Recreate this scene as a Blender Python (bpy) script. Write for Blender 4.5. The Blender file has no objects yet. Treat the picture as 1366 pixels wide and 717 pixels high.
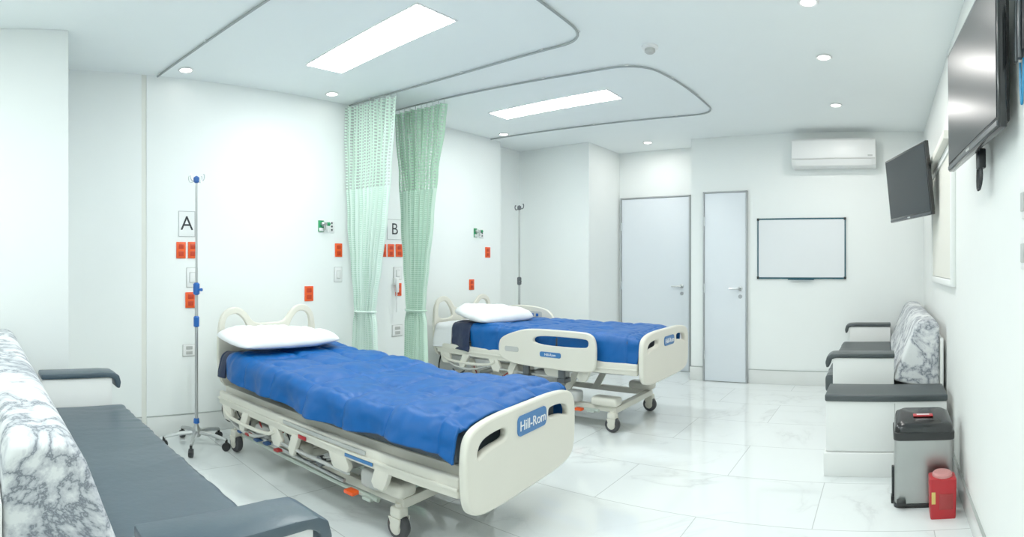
import bpy, bmesh, math, random
from mathutils import Vector, Matrix, noise
S = bpy.context.scene
C = S.collection
PI = math.pi
R = math.radians
random.seed(4)

# ------------------------------------------------------------------ materials
def nodes_of(m):
    m.use_nodes = True
    return m.node_tree.nodes, m.node_tree.links, m.node_tree.nodes['Principled BSDF']

def mat(name, col, rough=.5, metal=0, var=.05, vs=6, bump=0, bs=80, coat=0, spec=.5, sheen=0):
    m = bpy.data.materials.new(name)
    n, l, p = nodes_of(m)
    p.inputs['Roughness'].default_value = rough
    p.inputs['Metallic'].default_value = metal
    p.inputs['Specular IOR Level'].default_value = spec
    p.inputs['Coat Weight'].default_value = coat
    p.inputs['Sheen Weight'].default_value = sheen
    tc = n.new('ShaderNodeTexCoord')
    nz = n.new('ShaderNodeTexNoise'); nz.inputs['Scale'].default_value = vs; nz.inputs['Detail'].default_value = 3
    l.new(tc.outputs['Object'], nz.inputs['Vector'])
    mx = n.new('ShaderNodeMix'); mx.data_type = 'RGBA'
    a = [max(0, c*(1-var)) for c in col]; b = [min(1, c*(1+var)) for c in col]
    mx.inputs[6].default_value = (*a, 1); mx.inputs[7].default_value = (*b, 1)
    l.new(nz.outputs['Fac'], mx.inputs[0]); l.new(mx.outputs[2], p.inputs['Base Color'])
    if bump:
        n2 = n.new('ShaderNodeTexNoise'); n2.inputs['Scale'].default_value = bs; n2.inputs['Detail'].default_value = 4
        l.new(tc.outputs['Object'], n2.inputs['Vector'])
        bp = n.new('ShaderNodeBump'); bp.inputs['Strength'].default_value = bump; bp.inputs['Distance'].default_value = .01
        l.new(n2.outputs['Fac'], bp.inputs['Height']); l.new(bp.outputs['Normal'], p.inputs['Normal'])
    return m

def emis(name, col, st):
    m = bpy.data.materials.new(name)
    n, l, p = nodes_of(m)
    p.inputs['Base Color'].default_value = (.9, .9, .9, 1)
    p.inputs['Emission Color'].default_value = (*col, 1)
    p.inputs['Emission Strength'].default_value = st
    return m

def marble_floor():
    m = bpy.data.materials.new('marble_tiles')
    n, l, p = nodes_of(m)
    tc = n.new('ShaderNodeTexCoord')
    mp = n.new('ShaderNodeMapping'); mp.inputs['Location'].default_value = (.35, .25, 0)
    l.new(tc.outputs['Object'], mp.inputs['Vector'])
    br = n.new('ShaderNodeTexBrick'); br.offset = 0.5
    br.inputs['Color1'].default_value = (0, 0, 0, 1); br.inputs['Color2'].default_value = (1, 1, 1, 1)
    br.inputs['Mortar'].default_value = (.5, .5, .5, 1)
    br.inputs['Scale'].default_value = 1; br.inputs['Mortar Size'].default_value = .0026
    br.inputs['Mortar Smooth'].default_value = .1
    br.inputs['Brick Width'].default_value = 1.2; br.inputs['Row Height'].default_value = .6
    l.new(mp.outputs['Vector'], br.inputs['Vector'])
    sc = n.new('ShaderNodeVectorMath'); sc.operation = 'SCALE'; sc.inputs[3].default_value = 7
    l.new(br.outputs['Color'], sc.inputs[0])
    ad = n.new('ShaderNodeVectorMath'); ad.operation = 'ADD'
    l.new(mp.outputs['Vector'], ad.inputs[0]); l.new(sc.outputs[0], ad.inputs[1])
    nz = n.new('ShaderNodeTexNoise'); nz.inputs['Scale'].default_value = 1.2; nz.inputs['Detail'].default_value = 7
    nz.inputs['Roughness'].default_value = .55; nz.inputs['Distortion'].default_value = .9
    l.new(ad.outputs[0], nz.inputs['Vector'])
    s1 = n.new('ShaderNodeMath'); s1.operation = 'SUBTRACT'; s1.inputs[1].default_value = .5; l.new(nz.outputs['Fac'], s1.inputs[0])
    s2 = n.new('ShaderNodeMath'); s2.operation = 'ABSOLUTE'; l.new(s1.outputs[0], s2.inputs[0])
    cr = n.new('ShaderNodeValToRGB')
    cr.color_ramp.elements[0].position = 0; cr.color_ramp.elements[0].color = (.66, .69, .69, 1)
    cr.color_ramp.elements[1].position = .04; cr.color_ramp.elements[1].color = (.80, .84, .835, 1)
    e = cr.color_ramp.elements.new(.012); e.color = (.75, .785, .78, 1)
    l.new(s2.outputs[0], cr.inputs[0])
    n3 = n.new('ShaderNodeTexNoise'); n3.inputs['Scale'].default_value = 1.7; n3.inputs['Detail'].default_value = 4
    l.new(ad.outputs[0], n3.inputs['Vector'])
    r3 = n.new('ShaderNodeMapRange'); r3.inputs[1].default_value = .4; r3.inputs[2].default_value = .62
    l.new(n3.outputs['Fac'], r3.inputs[0])
    mxa = n.new('ShaderNodeMix'); mxa.data_type = 'RGBA'
    mxa.inputs[6].default_value = (.81, .85, .845, 1)
    l.new(r3.outputs[0], mxa.inputs[0]); l.new(cr.outputs[0], mxa.inputs[7])
    mx = n.new('ShaderNodeMix'); mx.data_type = 'RGBA'
    mx.inputs[7].default_value = (.50, .53, .52, 1)
    l.new(br.outputs['Fac'], mx.inputs[0]); l.new(mxa.outputs[2], mx.inputs[6])
    l.new(mx.outputs[2], p.inputs['Base Color'])
    p.inputs['Roughness'].default_value = .045
    p.inputs['Specular IOR Level'].default_value = .8
    return m

def marble_fabric():
    m = bpy.data.materials.new('marbled_upholstery')
    n, l, p = nodes_of(m)
    tc = n.new('ShaderNodeTexCoord')
    nz = n.new('ShaderNodeTexNoise'); nz.inputs['Scale'].default_value = 3.4; nz.inputs['Detail'].default_value = 7
    nz.inputs['Roughness'].default_value = .64; nz.inputs['Distortion'].default_value = .6
    l.new(tc.outputs['Object'], nz.inputs['Vector'])
    s1 = n.new('ShaderNodeMath'); s1.operation = 'SUBTRACT'; s1.inputs[1].default_value = .5; l.new(nz.outputs['Fac'], s1.inputs[0])
    s2 = n.new('ShaderNodeMath'); s2.operation = 'ABSOLUTE'; l.new(s1.outputs[0], s2.inputs[0])
    cr = n.new('ShaderNodeValToRGB')
    cr.color_ramp.elements[0].position = 0; cr.color_ramp.elements[0].color = (.13, .15, .18, 1)
    cr.color_ramp.elements[1].position = .07; cr.color_ramp.elements[1].color = (.74, .76, .76, 1)
    e = cr.color_ramp.elements.new(.016); e.color = (.42, .44, .48, 1)
    l.new(s2.outputs[0], cr.inputs[0]); l.new(cr.outputs[0], p.inputs['Base Color'])
    n2 = n.new('ShaderNodeTexNoise'); n2.inputs['Scale'].default_value = 7; n2.inputs['Detail'].default_value = 3
    l.new(tc.outputs['Object'], n2.inputs['Vector'])
    bp = n.new('ShaderNodeBump'); bp.inputs['Strength'].default_value = .35; bp.inputs['Distance'].default_value = .02
    l.new(n2.outputs['Fac'], bp.inputs['Height']); l.new(bp.outputs['Normal'], p.inputs['Normal'])
    p.inputs['Roughness'].default_value = .5
    return m

def curtain_mat(name, base, alt, net):
    m = bpy.data.materials.new(name)
    n, l, p = nodes_of(m)
    uv = n.new('ShaderNodeTexCoord')
    sp = n.new('ShaderNodeSeparateXYZ'); l.new(uv.outputs['UV'], sp.inputs[0])
    def wave(src, k, th):
        a = n.new('ShaderNodeMath'); a.operation = 'MULTIPLY'; a.inputs[1].default_value = k; l.new(src, a.inputs[0])
        b = n.new('ShaderNodeMath'); b.operation = 'SINE'; l.new(a.outputs[0], b.inputs[0])
        c = n.new('ShaderNodeMath'); c.operation = 'GREATER_THAN'; c.inputs[1].default_value = th; l.new(b.outputs[0], c.inputs[0])
        return c.outputs[0]
    if net:
        a = wave(sp.outputs[0], 2*PI*56, -.25); b = wave(sp.outputs[1], 2*PI*38, -.25)
        mu = n.new('ShaderNodeMath'); mu.operation = 'MULTIPLY'; l.new(a, mu.inputs[0]); l.new(b, mu.inputs[1])
        al = n.new('ShaderNodeMath'); al.operation = 'MULTIPLY_ADD'; al.inputs[1].default_value = -.62; al.inputs[2].default_value = 1
        l.new(mu.outputs[0], al.inputs[0]); l.new(al.outputs[0], p.inputs['Alpha'])
        fac = mu.outputs[0]
    else:
        a = wave(sp.outputs[0], 2*PI*26, 0); b = wave(sp.outputs[1], 2*PI*55, .1)
        mu = n.new('ShaderNodeMath'); mu.operation = 'MULTIPLY'; l.new(a, mu.inputs[0]); l.new(b, mu.inputs[1])
        fac = mu.outputs[0]
    mx = n.new('ShaderNodeMix'); mx.data_type = 'RGBA'
    mx.inputs[6].default_value = (*base, 1); mx.inputs[7].default_value = (*alt, 1)
    l.new(fac, mx.inputs[0]); l.new(mx.outputs[2], p.inputs['Base Color'])
    p.inputs['Roughness'].default_value = .8
    return m

wall_m = mat('wall_paint', (.865, .90, .885), .55, var=.01, bump=.02, bs=200)
wallr_m = mat('wall_paint_warm', (.87, .89, .865), .55, var=.01)
ceil_m = mat('ceiling_paint', (.90, .95, .945), .7, var=.01)
floor_m = marble_floor()
skirt_m = mat('marble_skirting', (.76, .78, .76), .2, var=.06, vs=4)
skirtline = mat('grey_skirting_line', (.36, .39, .37), .5)
groove_m = mat('shadow_gap', (.78, .79, .73), .7)
cream = mat('cream_plastic', (.72, .70, .61), .38, var=.02)
cream2 = mat('grey_cream_plastic', (.48, .49, .47), .4, var=.03)
white_p = mat('white_plastic', (.84, .85, .84), .35, var=.01)
steelm = mat('brushed_steel', (.50, .51, .51), .30, 1, var=.06, vs=30)
binsteel = mat('bin_brushed_steel', (.40, .41, .40), .32, 1, var=.15, vs=5)
chrome = mat('chrome', (.7, .72, .73), .15, 1, var=.02)
dsteel = mat('dark_steel', (.13, .14, .15), .35, .9, var=.05)
trackm = mat('track_metal', (.34, .37, .37), .4, .5, var=.04)
black = mat('black_plastic', (.010, .011, .012), .4, var=.1)
blackg = mat('black_gloss', (.008, .009, .010), .2, var=.05, coat=.2)
screenm = mat('screen_glass', (.024, .030, .034), .3, var=.05, spec=.18)
rubber = mat('grey_rubber', (.05, .05, .055), .6)
vinyl = mat('charcoal_vinyl', (.048, .075, .098), .34, var=.05, bump=.14, bs=25)
vinyl2 = mat('charcoal_vinyl_right', (.050, .062, .066), .42, var=.06, bump=.05, bs=40)
mfab = marble_fabric()
lam = mat('white_laminate', (.83, .84, .82), .35, var=.01)
mattm = mat('slate_mattress_cover', (.040, .055, .075), .5, var=.05)
bluef = mat('royal_blue_quilt', (.0008, .086, .335), .46, var=.04, vs=5, bump=.25, bs=16, spec=.3)
navyf = mat('navy_quilt_lining', (.002, .011, .048), .5, var=.1, bump=.2, bs=30)
linen = mat('white_linen', (.84, .855, .865), .8, var=.02, bump=.3, bs=11)
bluep = mat('blue_plastic', (.006, .10, .42), .35)
darkblue = mat('dull_blue_plastic', (.015, .055, .16), .4)
dullred = mat('dull_red_plastic', (.32, .02, .02), .4)
labelb = mat('blue_label', (.035, .16, .40), .4, var=.03)
lettw = mat('white_lettering', (.85, .87, .88), .5, var=.01)
lettk = mat('black_lettering', (.015, .018, .022), .6, var=.01)
paper = mat('white_paper', (.84, .86, .85), .6, var=.01)
orange = mat('orange_plate', (.84, .085, .008), .4, var=.03)
oranged = mat('orange_socket', (.55, .035, .004), .4)
redp = mat('red_plastic', (.45, .008, .014), .35, var=.06)
pink = mat('pale_red_lid', (.60, .24, .23), .35, var=.03)
yellow = mat('yellow_label', (.66, .50, .13), .5)
greenp = mat('green_plastic', (.01, .27, .09), .4)
doorm = mat('pale_blue_laminate', (.76, .81, .855), .35, var=.01)
framem = mat('grey_door_frame', (.38, .40, .41), .4, .2)
boardm = mat('whiteboard_enamel', (.77, .80, .82), .18, var=.01)
tealm = mat('teal_dark_frame', (.008, .075, .11), .4)
panel_e = emis('light_diffuser', (.92, 1, .985), 21)
down_e = emis('downlight_lens', (1, .99, .95), 9)
greenbar = mat('pale_green_metal', (.45, .51, .45), .35, .2)
netA = curtain_mat('curtain_net_pale', (.58, .75, .64), (.80, .89, .84), True)
fabA = curtain_mat('curtain_cloth_pale', (.66, .81, .72), (.48, .69, .56), False)
netB = curtain_mat('curtain_net_green', (.36, .57, .41), (.66, .81, .71), True)
fabB = curtain_mat('curtain_cloth_green', (.53, .71, .58), (.33, .55, .40), False)
blindm = mat('cream_blind', (.82, .81, .73), .6, var=.01)
bluecab = mat('blue_cable', (.02, .25, .50), .4)

# ------------------------------------------------------------------ mesh builder
def frame(o, ax, ay):
    ax = Vector(ax); ay = Vector(ay); az = ax.cross(ay)
    m = Matrix.Identity(4)
    for i in range(3):
        m[i][0] = ax[i]; m[i][1] = ay[i]; m[i][2] = az[i]; m[i][3] = o[i]
    return m

class MB:
    def __init__(s): s.bm = bmesh.new()
    def merge(s, b, M=None):
        me = bpy.data.meshes.new('t')
        if M is not None: b.transform(M)
        b.to_mesh(me); b.free(); s.bm.from_mesh(me); bpy.data.meshes.remove(me); return s
    def box(s, x0, x1, y0, y1, z0, z1, bev=0, seg=2, M=None):
        b = bmesh.new(); bmesh.ops.create_cube(b, size=1)
        for v in b.verts:
            v.co = Vector((x0+(v.co.x+.5)*(x1-x0), y0+(v.co.y+.5)*(y1-y0), z0+(v.co.z+.5)*(z1-z0)))
        if bev: bmesh.ops.bevel(b, geom=b.edges[:], offset=bev, segments=seg, affect='EDGES', profile=.5)
        return s.merge(b, M)
    def prism(s, pts, t0, t1, M, bev=0, seg=2):   # polygon in local xy extruded along local z
        b = bmesh.new()
        lo = [b.verts.new((p[0], p[1], t0)) for p in pts]; hi = [b.verts.new((p[0], p[1], t1)) for p in pts]
        n = len(pts)
        b.faces.new(lo[::-1]); b.faces.new(hi)
        for i in range(n): b.faces.new((lo[i], lo[(i+1) % n], hi[(i+1) % n], hi[i]))
        bmesh.ops.recalc_face_normals(b, faces=b.faces[:])
        if bev: bmesh.ops.bevel(b, geom=b.edges[:], offset=bev, segments=seg, affect='EDGES', profile=.5)
        return s.merge(b, M)
    def tube(s, pts, r, seg=8, closed=False):
        pts = [Vector(p) for p in pts]; n = len(pts); b = bmesh.new(); rings = []
        up = None
        for i, p in enumerate(pts):
            if closed: t = pts[(i+1) % n]-pts[i-1]
            else: t = pts[min(i+1, n-1)]-pts[max(i-1, 0)]
            t.normalize()
            if up is None:
                up = Vector((0, 0, 1)) if abs(t.z) < .9 else Vector((1, 0, 0))
            a = t.cross(up)
            if a.length < 1e-4: a = t.orthogonal()
            a.normalize(); c = a.cross(t).normalized(); up = c
            rr = r[i] if isinstance(r, (list, tuple)) else r
            rings.append([b.verts.new(p+(a*math.cos(2*PI*k/seg)+c*math.sin(2*PI*k/seg))*rr) for k in range(seg)])
        m = n if closed else n-1
        for i in range(m):
            A, B = rings[i], rings[(i+1) % n]
            for k in range(seg): b.faces.new((A[k], A[(k+1) % seg], B[(k+1) % seg], B[k]))
        if not closed: b.faces.new(rings[0][::-1]); b.faces.new(rings[-1])
        bmesh.ops.recalc_face_normals(b, faces=b.faces[:])
        return s.merge(b)
    def lathe(s, prof, M=None, seg=28):      # profile (r,z) about local z
        b = bmesh.new(); rings = []
        for r, z in prof:
            rings.append([b.verts.new((max(r, 1e-4)*math.cos(2*PI*k/seg), max(r, 1e-4)*math.sin(2*PI*k/seg), z)) for k in range(seg)])
        for A, B in zip(rings, rings[1:]):
            for k in range(seg): b.faces.new((A[k], A[(k+1) % seg], B[(k+1) % seg], B[k]))
        b.faces.new(rings[0][::-1]); b.faces.new(rings[-1])
        bmesh.ops.recalc_face_normals(b, faces=b.faces[:])
        return s.merge(b, M)
    def curve2d(s, outs, depth, bevel, M):
        cu = bpy.data.curves.new('c', 'CURVE'); cu.dimensions = '2D'; cu.fill_mode = 'BOTH'
        cu.extrude = max(depth/2-bevel, .0005); cu.bevel_depth = bevel; cu.bevel_resolution = 2
        for o in outs:
            sp = cu.splines.new('POLY'); sp.points.add(len(o)-1)
            for i, p in enumerate(o): sp.points[i].co = (p[0], p[1], 0, 1)
            sp.use_cyclic_u = True
        return s._from_curve(cu, M)
    def text(s, body, size, depth, M):
        cu = bpy.data.curves.new('t', 'FONT'); cu.body = body; cu.size = size; cu.extrude = depth/2
        cu.align_x = 'CENTER'; cu.align_y = 'CENTER'
        return s._from_curve(cu, M)
    def _from_curve(s, cu, M):
        ob = bpy.data.objects.new('tmp', cu); C.objects.link(ob)
        dg = bpy.context.evaluated_depsgraph_get(); dg.update()
        me = bpy.data.meshes.new_from_object(ob.evaluated_get(dg))
        me.transform(M); s.bm.from_mesh(me)
        bpy.data.objects.remove(ob); bpy.data.curves.remove(cu); bpy.data.meshes.remove(me)
        return s
    def build(s, name, m, parent=None, sm=35, label=None, loc=None):
        me = bpy.data.meshes.new(name); s.bm.to_mesh(me); s.bm.free()
        me.materials.append(m)
        for p in me.polygons: p.use_smooth = True
        me.set_sharp_from_angle(angle=R(sm))
        o = bpy.data.objects.new(name, me); C.objects.link(o)
        if parent: o.parent = parent
        if loc: o.location = loc
        if label: o['label'] = label
        return o

def thing(name, label, cat, loc=(0, 0, 0), rz=0, group=None, rx=0):
    o = bpy.data.objects.new(name, None); C.objects.link(o); o.empty_display_size = .1
    o.location = loc; o.rotation_euler = (rx, 0, rz); o['label'] = label; o['category'] = cat
    if group: o['group'] = group
    return o
def tag(o, label, cat, group=None):
    o['label'] = label; o['category'] = cat
    if group: o['group'] = group
    return o
def struct(name, mb, m, parent=None):
    o = mb.build(name, m, parent)
    if not parent: o['kind'] = 'structure'
    return o
def dup(root, loc, rz, label, group=None):
    r = root.copy(); C.objects.link(r); r.location = loc; r.rotation_euler = (0, 0, rz); r['label'] = label
    if group: r['group'] = group
    for ch in list(root.children):
        c = ch.copy(); C.objects.link(c); c.parent = r
        for g in ch.children:
            d = g.copy(); C.objects.link(d); d.parent = c
    return r
def rrect(x0, y0, x1, y1, r, n=6):
    if not isinstance(r, (list, tuple)): r = [r]*4     # bl, br, tr, tl
    out = []
    for (cx, cy, a0, rr) in ((x0+r[0], y0+r[0], PI, r[0]), (x1-r[1], y0+r[1], 1.5*PI, r[1]), (x1-r[2], y1-r[2], 0, r[2]), (x0+r[3], y1-r[3], .5*PI, r[3])):
        for k in range(n+1):
            a = a0+k/n*PI/2; out.append((cx+rr*math.cos(a), cy+rr*math.sin(a)))
    return out
def smooth(pts, it=3, closed=True):
    for _ in range(it):
        q = []
        n = len(pts)
        rng = range(n) if closed else range(n-1)
        if not closed: q.append(pts[0])
        for i in rng:
            a = Vector(pts[i]); b = Vector(pts[(i+1) % n])
            q.append(tuple(a*.75+b*.25)); q.append(tuple(a*.25+b*.75))
        if not closed: q.append(pts[-1])
        pts = q
    return pts

# measured room: eye height 1.3, left panel wall X -4.12, far wall Y 6.06, right wall X .44
XL, YF, XR, HC, EYE = -4.12, 6.06, .44, 2.75, 1.3
def wl(px, py):        # a point of the left wall
    th = (1178-px)/750
    return (XL, -XL/math.tan(th), EYE+(355-py)*(-XL/math.sin(th))/750)
def ce(px, py):        # a point of the ceiling
    r = 750*(HC-EYE)/(355-py); th = (px-1178)/750
    return (r*math.sin(th), r*math.cos(th))

# ------------------------------------------------------------------ room shell
struct('floor', MB().box(-4.5, .7, -1.8, 6.7, -.1, 0), floor_m)
struct('ceiling', MB().box(-4.5, .7, -1.8, 6.7, HC, HC+.1), ceil_m)
struct('wall_left', MB().box(-4.5, -4.30, .42, 5.7, 0, HC).box(-4.31, XL, 1.10, 5.09, 0, HC).box(-4.31, XL, .42, 1.06, 0, HC).box(-4.31, -4.15, 1.05, 1.11, 0, HC), wall_m)
struct('wall_pier', MB().box(-4.5, -3.43, -1.6, .42, 0, HC, .004), wall_m)
struct('trim_1', MB().box(-4.155, -4.126, 1.06, 1.10, .0, HC), groove_m)
struct('wall_nook', MB().box(-4.5, -3.29, 5.7, 6.7, 0, HC), wall_m)
struct('wall_recess', MB().box(-3.29, -2.153, 6.5, 6.7, 0, HC), wall_m)
struct('wall_far', MB().box(-2.153, .7, YF, 6.7, 0, HC), wall_m)
struct('wall_right', MB().box(XR, .7, -1.6, YF, 0, HC), wallr_m)
struct('wall_back', MB().box(-4.5, .7, -1.8, -1.6, 0, HC), wall_m)
struct('baseboard_left', MB().box(XL, XL+.012, 1.10, 5.09, 0, .15, .003).box(XL, XL+.012, .42, 1.06, 0, .15, .003).box(-4.30, -4.288, 5.09, 5.7, 0, .15, .003).box(-3.43, -3.418, -1.6, .432, 0, .15, .003), skirt_m)
struct('baseboard_far', MB().box(-4.288, -3.278, 5.688, 5.7, 0, .15, .003).box(-3.29, -3.278, 5.688, 6.5, 0, .15, .003).box(-2.165, -2.01, YF-.012, YF, 0, .15, .003).box(-1.475, XR, YF-.012, YF, 0, .15, .003), skirt_m)
struct('baseboard_right', MB().box(XR-.012, XR, -1.6, YF-.012, 0, .13, .003), skirt_m)
struct('trim_2', MB().box(XL, XL+.014, 1.10, 5.09, .151, .156).box(XL, XL+.014, .42, 1.06, .151, .156).box(-1.475, XR, YF-.014, YF, .151, .156).box(-2.165, -2.01, YF-.014, YF, .151, .156).box(XR-.014, XR, -1.6, YF-.014, .131, .136), skirtline)

def door(name, x0, x1, y, top, hx, hside):
    o = MB().box(x0+.02, x1-.02, y-.03, y-.004, .008, top-.02, .003).build(name, doorm); o['kind'] = 'structure'
    f = MB().box(x0, x0+.017, y-.04, y, 0, top, .003).box(x1-.017, x1, y-.04, y, 0, top, .003).box(x0, x1, y-.04, y, top-.017, top, .003)
    f.build('door_frame', framem, o)
    h = MB()
    M = frame((hx, y-.03, 1.05), (1, 0, 0), (0, 0, 1))
    h.lathe([(.026, 0), (.026, .008), (.012, .012), (.011, .05), (.0, .05)], M)
    h.tube([(hx, y-.078, 1.05), (hx+hside*.02, y-.082, 1.05), (hx+hside*.12, y-.078, 1.047)], [.011, .011, .008])
    h.lathe([(.022, 0), (.022, .006), (0, .006)], frame((hx, y-.03, .96), (1, 0, 0), (0, 0, 1)))
    h.build('door_handle', steelm, o)
    hx2 = x0+.02 if hx > (x0+x1)/2 else x1-.02
    for z in (.3, 1.05, 1.8):
        MB().tube([(hx2, y-.043, z-.05), (hx2, y-.043, z+.05)], .008).build('hinge', chrome, o)
    return o
door('door_1', -3.262, -2.31, 6.5, 2.17, -2.42, -1)
door('door_2', -2.00, -1.485, YF, 2.135, -1.565, -1)

# window with blind on the right wall
w = MB().box(XR-.02, XR-.004, 3.44, 4.72, 1.22, 2.02).build('window_1', blindm); w['kind'] = 'structure'
MB().box(XR-.03, XR, 3.38, 3.43, 1.17, 2.07, .004).box(XR-.03, XR, 4.72, 4.77, 1.17, 2.07, .004).box(XR-.03, XR, 3.43, 4.72, 1.17, 1.215, .004).box(XR-.03, XR, 3.43, 4.72, 2.025, 2.07, .004).build('window_frame', wallr_m, w)
MB().box(XR-.075, XR, 3.40, 4.75, 2.075, 2.13, .01).build('blind_cassette', blindm, w)

# ------------------------------------------------------------------ ceiling fittings
def light(x0, x1, y0, y1, label):
    t = thing('ceiling_light', label, 'light', ((x0+x1)/2, (y0+y1)/2, HC), 0, 'recessed rectangular ceiling lights')
    a, b = (x1-x0)/2, (y1-y0)/2
    MB().box(-a-.012, -a, -b-.012, b+.012, -.006, 0).box(a, a+.012, -b-.012, b+.012, -.006, 0).box(-a, a, -b-.012, -b, -.006, 0).box(-a, a, b, b+.012, -.006, 0).build('light_frame', white_p, t)
    MB().box(-a, a, -b, b, -.008, -.001).build('diffuser', panel_e, t)
light(-3.45, -2.29, 2.10, 2.40, 'bright rectangular ceiling light above the nearer bed')
light(-3.42, -2.18, 4.07, 4.33, 'bright rectangular ceiling light above the farther bed')
light(-1.7, -.5, .7, 1.0, 'added out-of-view fill light panel over the open floor near the viewer')  # added panel above the frame, brightens the near part of the room
light(-2.6, -1.4, -1.0, -.7, 'added unseen fill light panel behind the left sofa')  # added panel behind the camera, put in for general fill light

dl = [((1078, 2), 'round downlight nearest the viewer in the right row'), ((1099, 76), 'round downlight in middle of the right row'),
      ((1115, 140), 'round downlight in the right row closest to the air conditioner'), ((864, 190), 'round downlight before the wide door'),
      ((248, 93), 'round downlight above the drip stand by the left alcove'), ((443, 125), 'round downlight above the nearer bed head'),
      ((672, 179), 'round downlight at the corner end of the far curtain track')]
first = None
for (p, lb) in dl:
    x, y = ce(*p)
    if first is None:
        t = thing('downlight', lb, 'light', (x, y, HC), 0, 'round recessed downlights'); first = t
        MB().lathe([(.052, 0), (.060, -.004), (.052, -.010), (.042, -.006), (.042, 0)]).build('trim_ring', white_p, t)
        MB().lathe([(.041, -.001), (.041, -.005), (.0, -.006)]).build('lens', down_e, t)
    else: dup(first, (x, y, HC), 0, lb)
x, y = ce(867, 62)
t = thing('smoke_detector', 'small white round smoke detector on the ceiling', 'smoke detector', (x, y, HC))
MB().lathe([(.055, 0), (.055, -.012), (.045, -.018), (.0, -.018)]).build('detector_base', white_p, t)
MB().lathe([(.034, -.018), (.036, -.035), (.025, -.045), (0, -.047)]).build('sensor_head', cream2, t)

def track(pts, label):
    z = HC-.012
    p = smooth([(a, b, z) for a, b in pts], 3, False)
    t = thing('curtain_track', label, 'curtain track', (0, 0, 0))
    MB().tube(p, .0075, 8).build('rail', trackm, t)
    n = len(p)
    for i in range(2, n-2, max(1, n//9)):
        a, b = p[i][0], p[i][1]
        MB().box(a-.012, a+.012, b-.012, b+.012, HC-.010, HC, .002).build('ceiling_clip', white_p, t)
track([(-4.10, 1.18), (-3.2, 1.32), (-2.25, 1.46), (-1.77, 1.50), (-1.73, 1.95), (-1.75, 2.6), (-1.78, 3.08), (-2.2, 3.09), (-3.0, 3.08), (-4.10, 2.94)], 'curved ceiling curtain track around the nearer bed')
track([(-4.10, 3.35), (-3.4, 3.43), (-2.2, 3.60), (-1.66, 3.62), (-1.56, 4.1), (-1.54, 4.6), (-1.55, 5.06), (-2.0, 5.05), (-3.0, 4.98), (-4.10, 4.89)], 'curved ceiling curtain track around the farther bed')

# ------------------------------------------------------------------ curtains
def curtain(xa, xb, ya, yb, ztop, znet, netm, fabm, label, shift, seed, pl):
    t = thing('privacy_curtain', label, 'curtain', ((xa+xb)/2, (ya+yb)/2, 0), math.atan2(yb-ya, xb-xa), 'hospital privacy curtains tied back at the wall')
    W = math.hypot(xb-xa, yb-ya)
    def width(z):
        ks = [(.32, .27), (.80, .25), (.90, .21), (1.0, .24), (1.3, .31), (1.7, .39), (2.1, .47), (2.5, W*.95), (2.74, W)]
        for (a, wa), (b, wb) in zip(ks, ks[1:]):
            if z <= b:
                f = (z-a)/(b-a); f = f*f*(3-2*f); return wa+(wb-wa)*f
        return W
    def sheet(z0, z1, nz, name, m):
        bm = bmesh.new(); uvl = bm.loops.layers.uv.new('UVMap'); nu = 200
        g = []
        for j in range(nz+1):
            z = z0+(z1-z0)*j/nz; w = width(z); row = []
            f = max(0, min(1, (2.74-z)/1.8))
            for i in range(nu+1):
                u = i/nu
                amp = .026+.014*(w/W)+.014*math.sin(seed+u*9)+.008*noise.noise(Vector((u*4, z*1.5, seed+2)))
                ph = u*2*PI*pl+.8*math.sin(z*1.6+seed+u*5)+1.2*noise.noise(Vector((u*3, z*.8, seed)))
                x = (u-.5)*w+.006*math.sin(ph*2+1)+shift*f
                y = amp*math.sin(ph)+.012*noise.noise(Vector((u*6, z*2, seed)))
                row.append(bm.verts.new((x, y, z)))
            g.append(row)
        for j in range(nz):
            for i in range(nu):
                fc = bm.faces.new((g[j][i], g[j][i+1], g[j+1][i+1], g[j+1][i]))
                for lp, (a, b) in zip(fc.loops, ((i, j), (i+1, j), (i+1, j+1), (i, j+1))):
                    lp[uvl].uv = (a/nu, (z0+(z1-z0)*b/nz))
        mb = MB(); mb.bm.free(); mb.bm = bm
        return mb.build(name, m, t, 180)
    sheet(.34, znet, 50, 'curtain_cloth', fabm)
    sheet(znet, ztop, 24, 'curtain_net', netm)
    tp = []
    for k in range(28):
        a = 2*PI*k/28; tp.append((shift+.110*math.cos(a), .058*math.sin(a), .905))
    MB().tube(tp, .009, 6, True).build('tie_band', fabm, t)
    for k in range(pl+1):
        u = -.5+k/pl; MB().tube([(u*W*.96, 0, ztop-.01), (u*W*.96, 0, HC-.02)], .003, 5).build('hook', steelm, t)
curtain(-4.07, -3.52, 2.90, 3.01, 2.70, 1.97, netA, fabA, 'paler green curtain with open net top, nearer the A sign', -.075, 1.3, 9)
curtain(-3.97, -3.37, 3.34, 3.42, 2.69, 1.97, netB, fabB, 'deeper green striped curtain with net top beside the B sign', -.03, 4.1, 9)

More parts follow.
